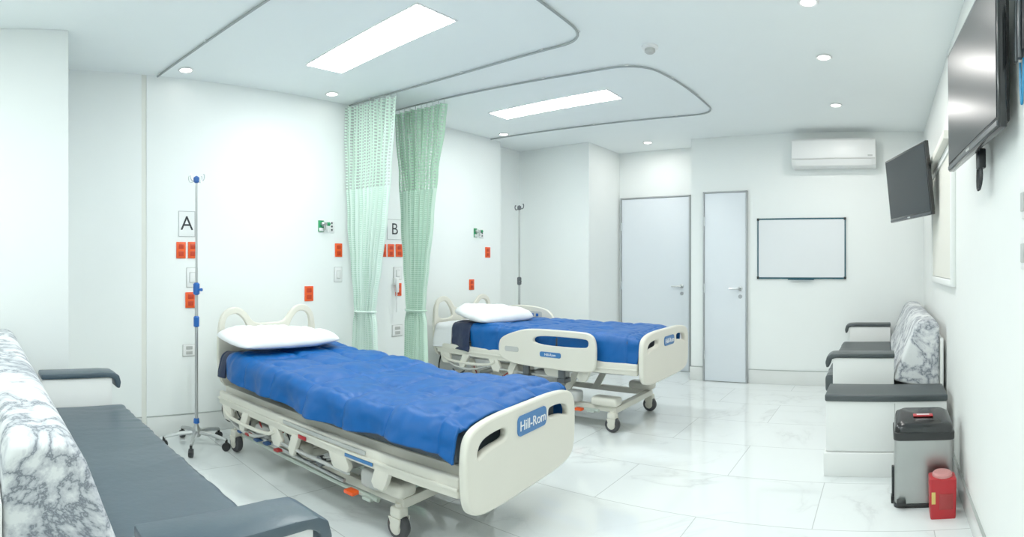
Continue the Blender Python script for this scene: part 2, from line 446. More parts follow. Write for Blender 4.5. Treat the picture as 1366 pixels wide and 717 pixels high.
# ------------------------------------------------------------------ wall fittings on the left wall
RL = PI/2
def plate(name, px0, px1, py0, py1, label, cat, m, kind, group=None):
    a = wl(px0, (py0+py1)/2); b = wl(px1, (py0+py1)/2); t0 = wl((px0+px1)/2, py0); t1 = wl((px0+px1)/2, py1)
    W = b[1]-a[1]; H = t0[2]-t1[2]
    t = thing(name, label, cat, (XL, (a[1]+b[1])/2, (t0[2]+t1[2])/2), RL, group)
    if m is white_p:
        MB().box(-W/2-.004, W/2+.004, -.005, 0, -H/2-.004, H/2+.004, .002).build('back_plate', cream2, t)
    MB().box(-W/2, W/2, -.009, 0, -H/2, H/2, .003).build('cover_plate', m, t)
    if kind == 'socket':
        for z in (-H*.22, H*.22):
            MB().box(-W*.27, W*.27, -.012, -.006, z-H*.15, z+H*.15, .004).box(-W*.1, -W*.05, -.0135, -.01, z-H*.06, z+H*.08).box(W*.05, W*.1, -.0135, -.01, z-H*.06, z+H*.08).build('socket', oranged if m is orange else cream2, t)
    elif kind == 'switch':
        MB().box(-W*.28, W*.28, -.014, -.006, -H*.28, H*.28, .003).build('rocker', cream2, t)
        MB().box(-W*.25, W*.25, -.0155, -.012, -H*.25, H*.25, .002).build('rocker_face', white_p, t)
    return t
og = 'orange electrical outlets on the bed wall'
plate('wall_outlet', 235, 247.5, 323, 345, 'orange outlet under the A sign, left of the pair', 'outlet', orange, 'socket', og)
plate('wall_outlet', 250.5, 263, 323, 345, 'orange outlet under the A sign, right of the pair by the drip pole', 'outlet', orange, 'socket', og)
plate('wall_outlet', 247, 261, 390, 411, 'lower orange outlet behind the drip pole, under the white switch', 'outlet', orange, 'socket', og)
plate('wall_outlet', 406, 417.5, 382, 402, 'orange outlet just above the nearer bed headboard', 'outlet', orange, 'socket', og)
plate('wall_outlet', 446.5, 456, 325, 343, 'orange outlet below the nearer oxygen valve', 'outlet', orange, 'socket', og)
plate('wall_outlet', 506.5, 514.8, 326, 343, 'orange outlet under the B sign, leftmost of three between the curtains', 'outlet', orange, 'socket', og)
plate('wall_outlet', 517, 525.3, 326, 343, 'orange outlet under the B sign, middle of three between the curtains', 'outlet', orange, 'socket', og)
plate('wall_outlet', 527.6, 536.5, 326, 343, 'orange outlet under the B sign, rightmost of three', 'outlet', orange, 'socket', og)
plate('wall_outlet', 527, 535, 378, 395, 'orange outlet beside the hanging handset', 'outlet', orange, 'socket', og)
plate('wall_outlet', 647, 653.5, 330, 344, 'orange outlet below the farther oxygen valve', 'outlet', orange, 'socket', og)
plate('wall_outlet', 625.5, 632, 373, 387, 'orange outlet just above the farther bed headboard', 'outlet', orange, 'socket', og)
wg = 'white plates on the bed wall'
plate('light_switch', 249, 263, 358, 383, 'white switch plate behind the drip pole', 'switch', white_p, 'switch', wg)
plate('light_switch', 446, 455.5, 357, 376, 'white switch plate left of the pale curtain', 'switch', white_p, 'switch', wg)
plate('light_switch', 525, 535, 357, 373, 'white switch plate above the handset outlet', 'switch', white_p, 'switch', wg)
plate('wall_socket', 244, 260, 460, 475, 'low white wall socket left of nearer bed head', 'outlet', white_p, 'socket', wg)
plate('wall_socket', 523, 536, 434, 448, 'low white wall socket between the two curtains', 'outlet', white_p, 'socket', wg)

def sign(px0, px1, py0, py1, ch, label):
    a = wl(px0, (py0+py1)/2); b = wl(px1, (py0+py1)/2); t0 = wl((px0+px1)/2, py0); t1 = wl((px0+px1)/2, py1)
    W = b[1]-a[1]; H = t0[2]-t1[2]
    t = thing('letter_sign', label, 'sign', (XL, (a[1]+b[1])/2, (t0[2]+t1[2])/2), RL, 'bed letter signs')
    MB().box(-W/2, W/2, -.004, 0, -H/2, H/2).build('sheet', paper, t)
    MB().box(-W/2, W/2, -.0055, -.003, H/2-.004, H/2).box(-W/2, W/2, -.0055, -.003, -H/2, -H/2+.004).box(-W/2, -W/2+.004, -.0055, -.003, -H/2, H/2).box(W/2-.004, W/2, -.0055, -.003, -H/2, H/2).build('border', framem, t)
    MB().text(ch, .155, .001, frame((0, -.0052, 0), (1, 0, 0), (0, 0, 1))).build('lettering', lettk, t)
sign(238, 260, 282, 316, 'A', 'white sheet with black letter A on the wall')
sign(516, 536, 293, 320, 'B', 'white sheet with black letter B between the curtains')

def oxygen(px, py, label, s):
    p = wl(px, py)
    t = thing('oxygen_valve', label, 'oxygen valve', (p[0]-.002, p[1], p[2]), RL, 'green oxygen valves on the bed wall')
    MB().box(-.045*s, .012*s, -.012, 0, -.05, .05, .004).build('green_plate', greenp, t)
    MB().box(-.040*s, .006*s, -.016, -.010, -.045, -.015, .003).build('white_tag', white_p, t)
    MB().lathe([(.020, 0), (.020, .03), (.013, .035), (.013, .06), (0, .06)], frame((-.008, -.012, .015), (1, 0, 0), (0, 0, 1))).build('connector', steelm, t)
    MB().tube([(-.008, -.06, .015), (-.008, -.06, -.035)], .009, 10).tube([(-.012, -.06, .015), (.045, -.06, .016)], .008, 8).build('valve_body', steelm, t)
    MB().lathe([(.014, 0), (.018, .006), (.014, .028), (0, .03)], frame((.04, -.06, .016), (0, -1, 0), (0, 0, 1))).build('knob', greenp, t)
    MB().box(.06, .125, -.01, 0, -.055, .05, .004).build('vacuum_plate', white_p, t)
    for z in (-.03, 0, .03): MB().lathe([(.009, 0), (.009, .006), (0, .006)], frame((.092, -.01, z), (1, 0, 0), (0, 0, 1)), 10).build('port', dsteel, t)
oxygen(430, 302, 'green oxygen valve on the wall above the nearer bed', 1)
oxygen(635, 311, 'green oxygen valve on the wall above the farther bed', .9)

p = wl(526, 375)
t = thing('nurse_call_handset', 'white handset with curly cord hanging between the curtains', 'handset', p, RL)
MB().box(-.02, .02, -.03, 0, -.04, .03, .006).build('cradle', white_p, t)
MB().box(-.016, .016, -.055, -.03, -.11, .03, .007).build('handset', white_p, t)
MB().tube([(-.0+.008*math.sin(k*1.4), -.035+.008*math.cos(k*1.4), -.11-.0032*k) for k in range(60)], .003, 5).build('cord', white_p, t)

# ------------------------------------------------------------------ far wall things
t = thing('whiteboard', 'blank whiteboard with thin dark teal frame on far wall', 'whiteboard', (-.888, YF, 1.17))
MB().box(-.475, .475, -.016, 0, 0, .64).build('writing_surface', boardm, t)
MB().box(-.485, .485, -.022, 0, -.012, .006, .003).box(-.485, .485, -.022, 0, .635, .652, .003).box(-.487, -.472, -.022, 0, -.012, .652, .003).box(.472, .487, -.022, 0, -.012, .652, .003).build('board_frame', tealm, t)
MB().box(-.14, .14, -.05, 0, -.022, -.013, .002).build('pen_tray', tealm, t)
for sx in (-1, 1):
    for z in (0, .64):
        MB().box(sx*.478-.013, sx*.478+.013, -.025, 0, z-.014, z+.014, .003).build('corner_cap', black, t)

t = thing('air_conditioner', 'white wall mounted air conditioner above the whiteboard', 'air conditioner', (-.52, YF+.002, 2.345))
MX = frame((0, 0, 0), (0, 1, 0), (0, 0, 1))   # local xy -> world y,z ; extrude x
MB().prism([(0, 0), (0, .3), (-.17, .3), (-.205, .275), (-.21, .08), (-.17, .02), (-.12, 0)], -.445, .445, MX, .008).build('housing', white_p, t)
MB().box(-.44, .44, -.216, -.20, .085, .27, .006).build('front_panel', white_p, t)
MB().prism([(-.214, .072), (-.175, .012), (-.165, .018), (-.204, .078)], -.40, .40, MX).build('louver', white_p, t)
MB().box(-.435, .435, -.2135, -.205, .077, .081).build('panel_gap', cream2, t)
MB().box(.36, .41, -.218, -.214, .1, .115).build('badge', cream2, t)

# ------------------------------------------------------------------ televisions
def tv(label, loc, rz, rx, W, H, arm):
    t = thing('television', label, 'television', loc, rz, None, rx)
    MB().box(-W/2, W/2, -.012, .018, -H/2, H/2, .006).build('bezel', blackg, t)
    MB().box(-W/2+.018, W/2-.018, -.0145, -.010, -H/2+.035, H/2-.018).build('screen', screenm, t)
    MB().box(-W/2+.05, W/2-.05, .016, .045, -H/2+.03, H/2-.09, .012).build('back_cover', black, t)
    MB().box(-W/2+.01, W/2-.01, -.016, -.011, -H/2+.006, -H/2+.022).build('silver_strip', dsteel, t)
    MB().box(-.03, .03, -.017, -.014, -H/2+.010, -H/2+.02).build('badge', chrome, t)
    m = MB().box(-.13, .13, .045, .058, -.14, .14, .004)
    for z in (-.06, .06): m.box(-.02, .02, .055, arm, z-.015, z+.015, .004)
    m.build('wall_bracket', dsteel, t)
    return t
t = tv('black wall television farther away beside the air conditioner', (.2, 4.59, 1.957), math.atan2(-.88, .29), R(6), .93, .55, .19)
t = tv('black wall television nearest the viewer at top right', (.347, 2.2, 2.02), math.atan2(-.87, .055), R(.5), .89, .55, .088)
MB().box(-.06, .0, .03, .06, -.33, -.25, .006).build('power_adapter', black, t)
for k in range(3):
    MB().tube(smooth([(-.05+.02*k, .045, -.25), (-.08+.03*k, .04, -.34), (-.05+.01*k, .035, -.43), (-.02+.02*k, .04, -.37), (-.04, .045, -.28)], 2, False), .005, 6).build('cable', black, t)
t2 = thing('wall_bracket_plate', 'black bracket plate on the wall behind nearest television', 'bracket', (XR, 1.70, 2.05), -PI/2)
MB().box(-.05, .05, -.02, 0, -.09, .09, .004).build('plate', black, t2)
MB().box(-.03, -.01, -.03, -.02, -.11, .11, .003).box(.01, .03, -.03, -.02, -.11, .11, .003).build('rails', dsteel, t2)
tag(MB().tube(smooth([(XR-.006, 1.745, 1.95), (XR-.006, 1.745, 1.88), (XR-.005, 1.73, 1.80), (XR-.006, 1.71, 1.84), (XR-.006, 1.70, 1.95)], 3, False), .004, 6).build('network_cable', bluecab), 'thin blue cable looping behind nearest television', 'cable')
for z, lb in ((1.50, 'upper white switch plate at the right edge'), (1.34, 'lower white switch plate at the right edge')):
    t2 = thing('light_switch', lb, 'switch', (XR, 1.70, z), -PI/2, 'right wall switches')
    MB().box(-.035, .035, -.008, 0, -.05, .05, .003).build('cover_plate', white_p, t2)
    MB().box(-.018, .018, -.013, -.006, -.03, .03, .003).build('rocker', cream2, t2)

# ------------------------------------------------------------------ sofas
def sofa(label, L, loc, rz, vm, ncush, bt, sz, at):
    t = thing('sofa', label, 'sofa', loc, rz)
    MY = frame((0, 0, 0), (0, 1, 0), (0, 0, 1))
    MB().box(-L/2+.01, L/2-.01, -bt+.02, .43, .05, .36+sz, .006).box(-L/2+.04, L/2-.04, -bt+.04, .38, 0, .06).box(-L/2+.01, L/2-.01, -bt-.012, -bt+.012, .05, .80, .004).build('base', lam, t)
    mb = MB(); b = bmesh.new(); a = L/2-.14
    bmesh.ops.create_cube(b, size=1)
    for v in b.verts: v.co = Vector((v.co.x*2*a, .0+(v.co.y+.5)*.50-.01, .362+sz+(v.co.z+.5)*.12))
    bmesh.ops.bevel(b, geom=b.edges[:], offset=.03, segments=4, affect='EDGES', profile=.6)
    for k in range(1, 140):
        x = -a+2*a*k/140
        bmesh.ops.bisect_plane(b, geom=b.verts[:]+b.edges[:]+b.faces[:], plane_co=(x, 0, 0), plane_no=(1, 0, 0))
    for k in range(1, 18):
        y = -.01+.5*k/18
        bmesh.ops.bisect_plane(b, geom=b.verts[:]+b.edges[:]+b.faces[:], plane_co=(0, y, 0), plane_no=(0, 1, 0))
    for v in b.verts:
        x, y = v.co.x, v.co.y
        wv = noise.noise(Vector((x*24+3*noise.noise(Vector((x*2, y*3, 0))), y*2.5, 8)))
        if v.co.z > .47+sz:
            v.co.z += .003*noise.noise(Vector((x*4, y*2.2, 3)))+.0035*wv*max(.1, (y/.5)**2)
        if y > .45: v.co.y += .004*noise.noise(Vector((x*6, 1, v.co.z*5)))+.006*wv
    mb.merge(b); mb.build('seat', vm, t, 60)
    w = (L-.02)/ncush
    for k in range(ncush):
        x0 = -L/2+.01+k*w
        MB().prism([(-bt+.014, .40+sz), (.005, .475+sz), (-.02, .55+sz), (-.15, .89), (-.19, .925), (-bt+.04, .925), (-bt+.014, .89)], x0+.003, x0+w-.003, MY, .024, 4).build('back_cushion', mfab, t)
    for s in (-1, 1):
        x0, x1 = (s*L/2, s*(L/2-.135)) if s < 0 else (s*(L/2-.135), s*L/2)
        ar = MB().box(x0, x1, .0, .42, .30, at-.033, .006).build('arm', lam, t)
        prof = [(-.005, at-.031), (.40, at-.031), (.432, at-.045), (.445, at-.095), (.465, at-.10), (.472, at-.063), (.460, at-.022), (.43, at-.005), (.36, at), (-.005, at)]
        MB().prism(prof, x0-.012, x1+.012, MY, .008, 2).build('arm_pad', vm, ar)
    return t
sofa('charcoal vinyl sofa with marbled back in the left foreground', 2.20, (-2.285, .285, 0), R(2.5), vinyl, 3, .34, 0, .672)
sofa('charcoal vinyl sofa with marbled back along the right wall', 2.12, (.075, 4.91, 0), R(90), vinyl2, 3, .33, .035, .70)

t = thing('side_cabinet', 'low white cabinet with dark padded top before the right sofa', 'cabinet', (.02, 3.62, 0))
MB().box(-.375, .375, -.15, .15, .15, .46, .004).build('body', lam, t)
MB().box(-.385, .385, -.168, .15, 0, .146, .004).build('plinth', lam, t)
MB().box(-.38, .38, -.165, .165, .462, .505, .01, 3).build('padded_top', vinyl2, t)
MB().box(.05, .054, -.1515, -.149, .16, .45).build('door_gap', cream2, t)

# ------------------------------------------------------------------ pedal bin
t = thing('pedal_bin', 'stainless steel pedal bin with black lid by the cabinet', 'bin', (.222, 3.13, 0))
MZ = Matrix.Identity(4)
MB().prism(rrect(-.160, -.115, .160, .115, .03), .02, .375, MZ).build('body', binsteel, t)
MB().prism(rrect(-.165, -.122, .165, .122, .034), 0, .022, MZ, .003).build('base_ring', black, t)
MB().prism(rrect(-.166, -.124, .166, .124, .034), .360, .402, MZ, .005).build('lid_rim', black, t)
b = bmesh.new()
rings = []
for (sx, z0, zs) in ((1, .402, 0), (.99, .42, .01), (.93, .438, .018), (.75, .448, .02)):
    rings.append([b.verts.new((x*sx, y*sx, z0+zs*(y/.12)+zs)) for x, y in rrect(-.160, -.117, .160, .117, .04)])
for A, B in zip(rings, rings[1:]):
    n_ = len(A)
    for k in range(n_): b.faces.new((A[k], A[(k+1) % n_], B[(k+1) % n_], B[k]))
b.faces.new(rings[-1]); b.faces.new(rings[0][::-1])
lid = MB().merge(b).build('lid', blackg, t, 50)
MB().box(-.055, .055, -.03, .03, .466, .4715, .002).build('red_sticker', redp, t)
MB().box(-.035, .035, -.012, .008, .4712, .4725, .0005).build('sticker_print', white_p, t)
MB().box(-.15, -.10, -.155, -.10, .03, .045, .004).build('pedal', black, t)
MB().box(-.175, -.160, -.05, -.02, .02, .20, .004).box(-.179, -.160, -.06, -.01, 0, .04, .004).build('hinge_bar', black, t)
t = thing('sharps_container', 'small square red sharps container standing before the bin', 'sharps container', (.308, 2.915, 0))
b = bmesh.new(); rings = []
for (s_, z) in ((.92, 0), (.95, .01), (1, .19), (.99, .203), (.9, .208)):
    rings.append([b.verts.new((x*s_, y*s_, z)) for x, y in rrect(-.07, -.052, .07, .052, .01)])
for A, B in zip(rings, rings[1:]):
    n_ = len(A)
    for k in range(n_): b.faces.new((A[k], A[(k+1) % n_], B[(k+1) % n_], B[k]))
b.faces.new(rings[-1]); b.faces.new(rings[0][::-1])
MB().merge(b).build('body', redp, t, 40)
MB().lathe([(.050, .206), (.052, .208), (.052, .220), (.044, .228), (.02, .230), (0, .230)]).build('lid', pink, t)
MB().box(-.060, -.040, -.0545, -.050, .08, .14, .001).build('yellow_label', yellow, t)
MB().box(-.02, .05, -.0545, -.050, .05, .13, .001).build('label', dullred, t)

# ------------------------------------------------------------------ drip stands
def iv_stand(label, loc, rz, h, blue, hooks):
    pm = steelm
    hm = steelm if blue else dsteel
    t = thing('drip_stand', label, 'drip stand', loc, rz)
    MB().tube([(0, 0, .10), (0, 0, 1.15)], .0125, 12).build('lower_pole', pm, t)
    MB().tube([(0, 0, 1.1), (0, 0, h-.03)], .0085 if blue else .010, 12).build('upper_pole', pm, t)
    MB().lathe([(.03, .075), (.036, .09), (.034, .12), (.018, .15), (.014, .17)]).build('base_hub', hm, t)
    if blue: MB().lathe([(.0135, .165), (.022, .17), (.020, .20), (.0135, .205)]).build('blue_collar', bluep, t)
    for k in range(5):
        a = 2*PI*k/5+.35
        c, s = math.cos(a), math.sin(a)
        lg = MB().tube([(0, 0, .105), (c*.12, s*.12, .10), (c*.235, s*.235, .078)], [.017, .015, .012], 8).build('leg', steelm, t)
        M = frame((c*.235, s*.235, .03), (c, s, 0), (0, 0, 1))
        MB().lathe([(.008, -.018), (.028, -.016), (.030, -.006), (.030, .006), (.028, .016), (.008, .018)], M, 18).build('wheel', black, lg)
        MB().tube([(c*.235, s*.235, .08), (c*.235, s*.235, .045)], .010, 8).build('caster_stem', black, lg)
    cl = MB().lathe([(.013, 1.09), (.024, 1.1), (.024, 1.17), (.012, 1.18)]); cl.build('height_clamp', bluep if blue else dsteel, t)
    if blue:
        MB().lathe([(.013, .86), (.021, .865), (.021, .93), (.013, .94)]).build('handle_grip', bluep, t)
    MB().tube([(.02, 0, 1.13), (.055, 0, 1.13)], [.007, .012], 8).build('clamp_knob', bluep if blue else dsteel, t)
    MB().lathe([(.009, h-.06), (.022, h-.05), (.022, h-.02), (.010, h-.01), (0, h-.005)]).build('top_cap', bluep if blue else dsteel, t)
    q = .68 if blue else 1
    for k in range(hooks):
        a = 2*PI*k/hooks+.2; c, s = math.cos(a)*q, math.sin(a)*q
        pts = smooth([(c*.01, s*.01, h-.035), (c*.05, s*.05, h-.05), (c*.085, s*.085, h-.05), (c*.105, s*.105, h-.03), (c*.10, s*.10, h-.0), (c*.085, s*.085, h-.005)], 2, False)
        MB().tube(pts, .003 if blue else .006, 6).build('hook', chrome if blue else dsteel, t)
    return t
iv_stand('tall drip stand with blue fittings beside the nearer bed', (-3.80, 1.385, 0), .4, 1.955, True, 4)
iv_stand('plain grey drip stand behind the farther bed', (-3.71, 4.91, 0), -.65, 1.97, False, 2)

# ------------------------------------------------------------------ beds
def bed(label, loc, rz, dz, fx, raised, slope):
    t = thing('hospital_bed', label, 'bed', loc, rz, 'cream hospital beds')
    MYZ = lambda x: frame((x, 0, 0), (0, 1, 0), (0, 0, 1))
    # footboard
    zb = .26+dz; zt = .63+dz
    half = [(0, zb), (.30, zb), (.43, zb+.02), (.47, zb+.07), (.478, zb+.18), (.478, zb+.27), (.46, zb+.335), (.40, zt-.005), (.25, zt+.012), (0, zt+.012)]
    out = half[:-1]+[half[-1]]+[(-a, b) for a, b in half[::-1][1:-1]]
    out = smooth(out, 2)
    holes = []
    for s in (-1, 1):
        h = [(s*a, zb+b) for a, b in ((.19, .262), (.33, .255), (.41, .225), (.425, .26), (.395, .315), (.31, .335), (.19, .338), (.175, .30))]
        holes.append(smooth(h, 2))
    fb = MB().curve2d([out]+holes, .042, .012, MYZ(1.1)).build('footboard', cream, t)
    q = 1 if not raised else .8
    MB().curve2d([rrect(-.105*q, zb+.257, .155*q, zb+.257+.09*q, .024)], .008, .002, MYZ(1.1235)).build('name_plate', labelb, fb)
    MB().text('Hill-Rom', .066*q, .002, frame((1.129, .025*q, zb+.257+.043*q), (0, 1, 0), (0, 0, 1))).build('lettering', lettw, fb)
    MB().box(1.07, 1.10, -.30, .30, zb-.01, zb+.1, .01).build('footboard_mount', cream2, t)
    # headboard
    hh = [(0, .42), (.33, .42), (.40, .46), (.425, .60), (.425, .82), (.405, .93), (.35, .985), (.27, .995), (.20, .95), (.155, .885), (.10, .865), (0, .865)]
    ho = smooth(hh+[(-a, b) for a, b in hh[::-1][1:-1]], 2)
    hl = []
    for s in (-1, 1):
        hl.append(smooth([(s*a, b) for a, b in ((.16, .77), (.385, .77), (.39, .88), (.362, .945), (.28, .965), (.22, .925), (.175, .85))], 2))
    MB().curve2d([ho]+hl, .032, .009, MYZ(-1.1)).build('headboard', cream, t)
    # mattress
    mb = MB().box(-1.03, 1.03, -.43, .43, .455+dz, .605+dz, .035, 4)
    for k in range(1, 20):
        bmesh.ops.bisect_plane(mb.bm, geom=mb.bm.verts[:]+mb.bm.edges[:]+mb.bm.faces[:], plane_co=(-1.03+2.06*k/20, 0, 0), plane_no=(1, 0, 0))
    for v in mb.bm.verts: v.co.z += slope*max(0, .4-v.co.x)*(1 if v.co.z > .5+dz else .9)
    mb.build('mattress', mattm, t, 50)
    # deck
    MB().box(-1.04, 1.05, -.40, .40, .395+dz, .45+dz, .01).build('deck', cream, t)
    for s in (-1, 1):
        MB().box(-1.02, 1.06, s*.445-.018, s*.445+.018, .335+dz, .425+dz, .012, 3).box(-1.02, 1.06, s*.455-.018, s*.455+.018, .37+dz, .385+dz, .003).build('side_frame', cream, t)
        MB().box(-.2, .5, s*.468-.005, s*.468+.004, .392+dz, .412+dz, .002).build('grey_strip', cream2, t)
    MB().box(.35, .55, -.4725, -.466, .352+dz, .368+dz, .001).build('blue_sticker', labelb, t)
    MB().box(-.05, .02, -.4725, -.466, .345+dz, .365+dz, .001).build('red_sticker', redp, t)
    MB().box(-1.02, -.2, -.36, .36, .30+dz, .36+dz, .01).build('head_section_frame', cream2, t)
    MB().box(-.15, .9, -.36, .36, .31+dz, .34+dz, .01).build('foot_section_frame', dsteel, t)
    # base frame
    bf = MB()
    for s in (-1, 1): bf.box(-.97, fx+.02, s*.33-.022, s*.33+.022, .15, .20, .008)
    for x in (-.95, -.25, fx): bf.box(x-.03, x+.03, -.36, .36, .145, .195, .008)
    bf.build('base_frame', cream, t)
    for s in (-1, 1):
        MB().tube([(-.78, s*.40, .165), (fx-.1, s*.40, .165)], .013, 8).build('brake_bar', greenbar, t)
    for x0, x1 in ((-.62, -.78), (.28, .50)):
        for s in (-1, 1):
            ang = [(x0-.035, .17), (x0+.035, .17), (x1+.03, .41+dz), (x1-.03, .41+dz)]
            MB().prism(ang, -.012, .012, frame((0, s*.29, 0), (1, 0, 0), (0, 0, 1)), .003).build('lift_arm', cream, t)
    MB().box(-.5, -.2, -.26, .0, .20, .33+dz*.6, .02, 3).build('motor_housing', cream, t)
    MB().box(.0, .22, -.30, -.05, .205, .31+dz*.7, .02, 3).build('control_box', cream2, t)
    MB().tube([(-.2, -.1, .26+dz*.5), (.35, -.1, .30+dz*.8)], .022, 12).build('actuator', steelm, t)
    MB().tube([(-.9, .05, .22), (-.5, .05, .28+dz*.5)], .025, 12).build('actuator', steelm, t)
    MB().box(-.92, -.72, -.40, -.30, .215, .305, .02, 3).build('bracket_cover', cream, t)
    MB().box(fx-.18, fx+.05, -.40, -.28, .20, .27, .025, 3).build('bracket_cover', cream, t)
    MB().box(fx-.18, fx+.05, .28, .40, .20, .27, .025, 3).build('bracket_cover', cream, t)
    # near side mechanism hanging under the side frame
    zm = .335+dz
    for (xa, xb, h_, y0_, sl) in ((-.98, -.86, .09, -.45, .02), (-.68, -.60, .12, -.455, -.05), (-.38, -.28, .10, -.45, .04), (-.12, -.05, .11, -.455, -.04), (.20, .34, .07, -.45, .03), (.56, .66, .085, -.45, -.03)):
        MB().prism([(xa, zm+.02), (xb, zm+.02), (xb+sl, zm-h_*.6), (xb+sl-.02, zm-h_), (xa+sl+.02, zm-h_), (xa+sl, zm-h_*.7)], -y0_-.02, -y0_+.012, frame((0, 0, 0), (1, 0, 0), (0, 0, 1)), .006).build('rail_bracket', cream, t)
    MB().tube(smooth([(-.94, -.462, zm-.02), (-.88, -.466, zm-.06), (-.60, -.468, zm-.065), (-.36, -.466, zm-.05), (-.30, -.462, zm-.01)], 2, False), .012, 8).build('folded_rail_bar', cream, t)
    MB().tube(smooth([(-.90, -.455, zm-.05), (-.80, -.46, zm-.11), (-.55, -.46, zm-.115), (-.40, -.455, zm-.06)], 2, False), .009, 8).build('folded_rail_bar', cream2, t)
    MB().box(-.28, .36, -.458, -.440, zm-.082, zm-.066, .006).build('link_bar', cream2, t)
    MB().tube([(-.90, -.43, .235), (.30, -.43, .205)], .011, 8).build('torsion_rod', steelm, t)
    MB().box(-.58, -.42, -.44, -.34, .225, .30, .025, 3).build('gear_cover', cream2, t)
    MB().box(-.22, -.08, -.43, -.33, .205, .285, .025, 3).build('gear_cover', cream, t)
    MB().box(.40, .52, -.42, -.32, .205, .30, .025, 3).build('gear_cover', cream2, t)
    MB().lathe([(.035, 0), (.035, .03), (.02, .04), (0, .04)], frame((-.70, -.41, .27), (1, 0, 0), (0, 0, 1))).build('pivot_hub', dsteel, t)
    MB().lathe([(.028, 0), (.028, .03), (.015, .04), (0, .04)], frame((.10, -.41, .25), (1, 0, 0), (0, 0, 1))).build('pivot_hub', dsteel, t)
    for k, (x, m) in enumerate(((-.74, darkblue), (-.64, dullred), (-.53, darkblue), (-.42, darkblue), (-.30, dullred))):
        MB().box(x, x+.045, -.475, -.42, .205+.008*(k % 2), .222+.008*(k % 2), .006).build('lever', m, t)
    MB().box(fx-.30, fx-.23, -.455, -.40, .155, .175, .006).build('brake_pedal', orange, t)
    MB().box(fx-.19, fx-.13, -.43, -.38, .150, .168, .006).build('steer_pedal', greenbar, t)
    # cables
    MB().tube(smooth([(-1.0, -.38, .42+dz), (-1.05, -.43, .30), (-.95, -.44, .22), (-.8, -.43, .26), (-.7, -.42, .33)], 3, False), .008, 6).build('power_cord', black, t)
    MB().tube(smooth([(-.6, -.40, .38), (-.5, -.435, .27), (-.3, -.435, .29), (-.2, -.40, .37)], 3, False), .006, 6).build('cable', dullred, t)
    MB().tube(smooth([(-.85, -.42, .33), (-.7, -.445, .25), (-.45, -.445, .27), (-.3, -.42, .33)], 3, False), .005, 6).build('cable', black, t)
    MB().tube(smooth([(-.25, -.42, .34), (-.1, -.445, .22), (.1, -.445, .24), (.35, -.42, .34)], 3, False), .005, 6).build('cable', black, t)
    MB().tube(smooth([(-.3, -.40, .37), (-.1, -.43, .24), (.15, -.42, .27), (.3, -.40, .36)], 3, False), .006, 6).build('cable', cream2, t)
    # casters
    for (x, y) in ((-.95, -.36), (-.95, .36), (fx, -.36), (fx, .36)):
        cs = MB().box(x-.035, x+.035, y-.032, y+.032, .105, .155, .012, 3).tube([(x, y, .1), (x, y, .17)], .018, 10)
        cs.prism([(x-.038, .11), (x+.038, .11), (x+.03, .05), (x-.01, .045)], -.004, .004, frame((0, y-.032, 0), (1, 0, 0), (0, 0, 1)))
        cs.prism([(x-.038, .11), (x+.038, .11), (x+.03, .05), (x-.01, .045)], -.004, .004, frame((0, y+.032, 0), (1, 0, 0), (0, 0, 1)))
        cs = cs.build('caster', cream, t)
        MB().lathe([(.01, -.026), (.038, -.026), (.058, -.02), (.062, -.01), (.062, .01), (.058, .02), (.038, .026), (.01, .026)], frame((x, y, .062), (1, 0, 0), (0, 0, 1)), 24).build('tyre', rubber, cs)
        MB().lathe([(.034, -.029), (.034, .029)], frame((x, y, .062), (1, 0, 0), (0, 0, 1)), 20).build('wheel_disc', cream, cs)
    # side rails
    if raised:
        x0, x1, z0, z1 = -.19, .73, .345+dz, .64+dz
        o = smooth([(x0, z0+.07), (x0+.06, z0+.02), (x0+.3, z0), (x1-.05, z0), (x1, z0+.03), (x1+.005, z1-.08), (x1-.03, z1-.01), (x1-.15, z1), (x0+.32, z1), (x0+.18, z1-.03), (x0+.02, z1-.09), (x0-.005, z1-.15)], 2)
        h = smooth([(x0+.36, z0+.165), (x1-.12, z0+.165), (x1-.045, z0+.18), (x1-.04, z1-.05), (x1-.09, z1-.032), (x0+.40, z1-.032), (x0+.33, z1-.07)], 2)
        sr = MB().curve2d([o, h], .034, .010, frame((0, -.515, 0), (1, 0, 0), (0, 0, 1))).build('side_rail', cream, t)
        MB().curve2d([rrect(x0+.42, z0+.085, x0+.62, z0+.125, .015)], .004, .001, frame((0, -.5335, 0), (1, 0, 0), (0, 0, 1))).build('name_plate', labelb, sr)
        MB().text('Hill-Rom', .03, .001, frame((x0+.52, -.5365, z0+.104), (1, 0, 0), (0, 0, 1))).build('lettering', lettw, sr)
        MB().curve2d([rrect(x0+.06, z0+.10, x0+.2, z0+.14, .015)], .004, .001, frame((0, -.5335, 0), (1, 0, 0), (0, 0, 1))).build('grip_recess', cream2, sr)
        for x in (x0+.25, x0+.6):
            MB().box(x-.03, x+.03, -.50, -.47, z0-.10, z0+.08, .008).box(x-.035, x+.035, -.51, -.40, z0-.12, z0-.08, .008).build('rail_link', dsteel, t)
        x0, x1, z0, z1 = -.96, -.33, .42+dz, .735+dz
        o = smooth([(x0, z0), (x1, z0), (x1+.02, z0+.12), (x1, z1-.08), (x1-.12, z1-.01), (x0+.2, z1+.01), (x0, z1-.02)], 2)
        sr = MB().curve2d([o], .034, .010, frame((0, .505, 0), (1, 0, 0), (0, 0, 1))).build('side_rail', cream, t)
        MB().curve2d([rrect(x0+.22, z0+.2, x0+.5, z0+.27, .02)], .006, .001, frame((0, .486, 0), (1, 0, 0), (0, 0, 1))).build('control_panel', cream2, sr)
        for k in range(4):
            MB().box(x0+.25+.06*k, x0+.28+.06*k, .480, .484, z0+.22, z0+.25, .001).build('button', bluep, sr)
    return t

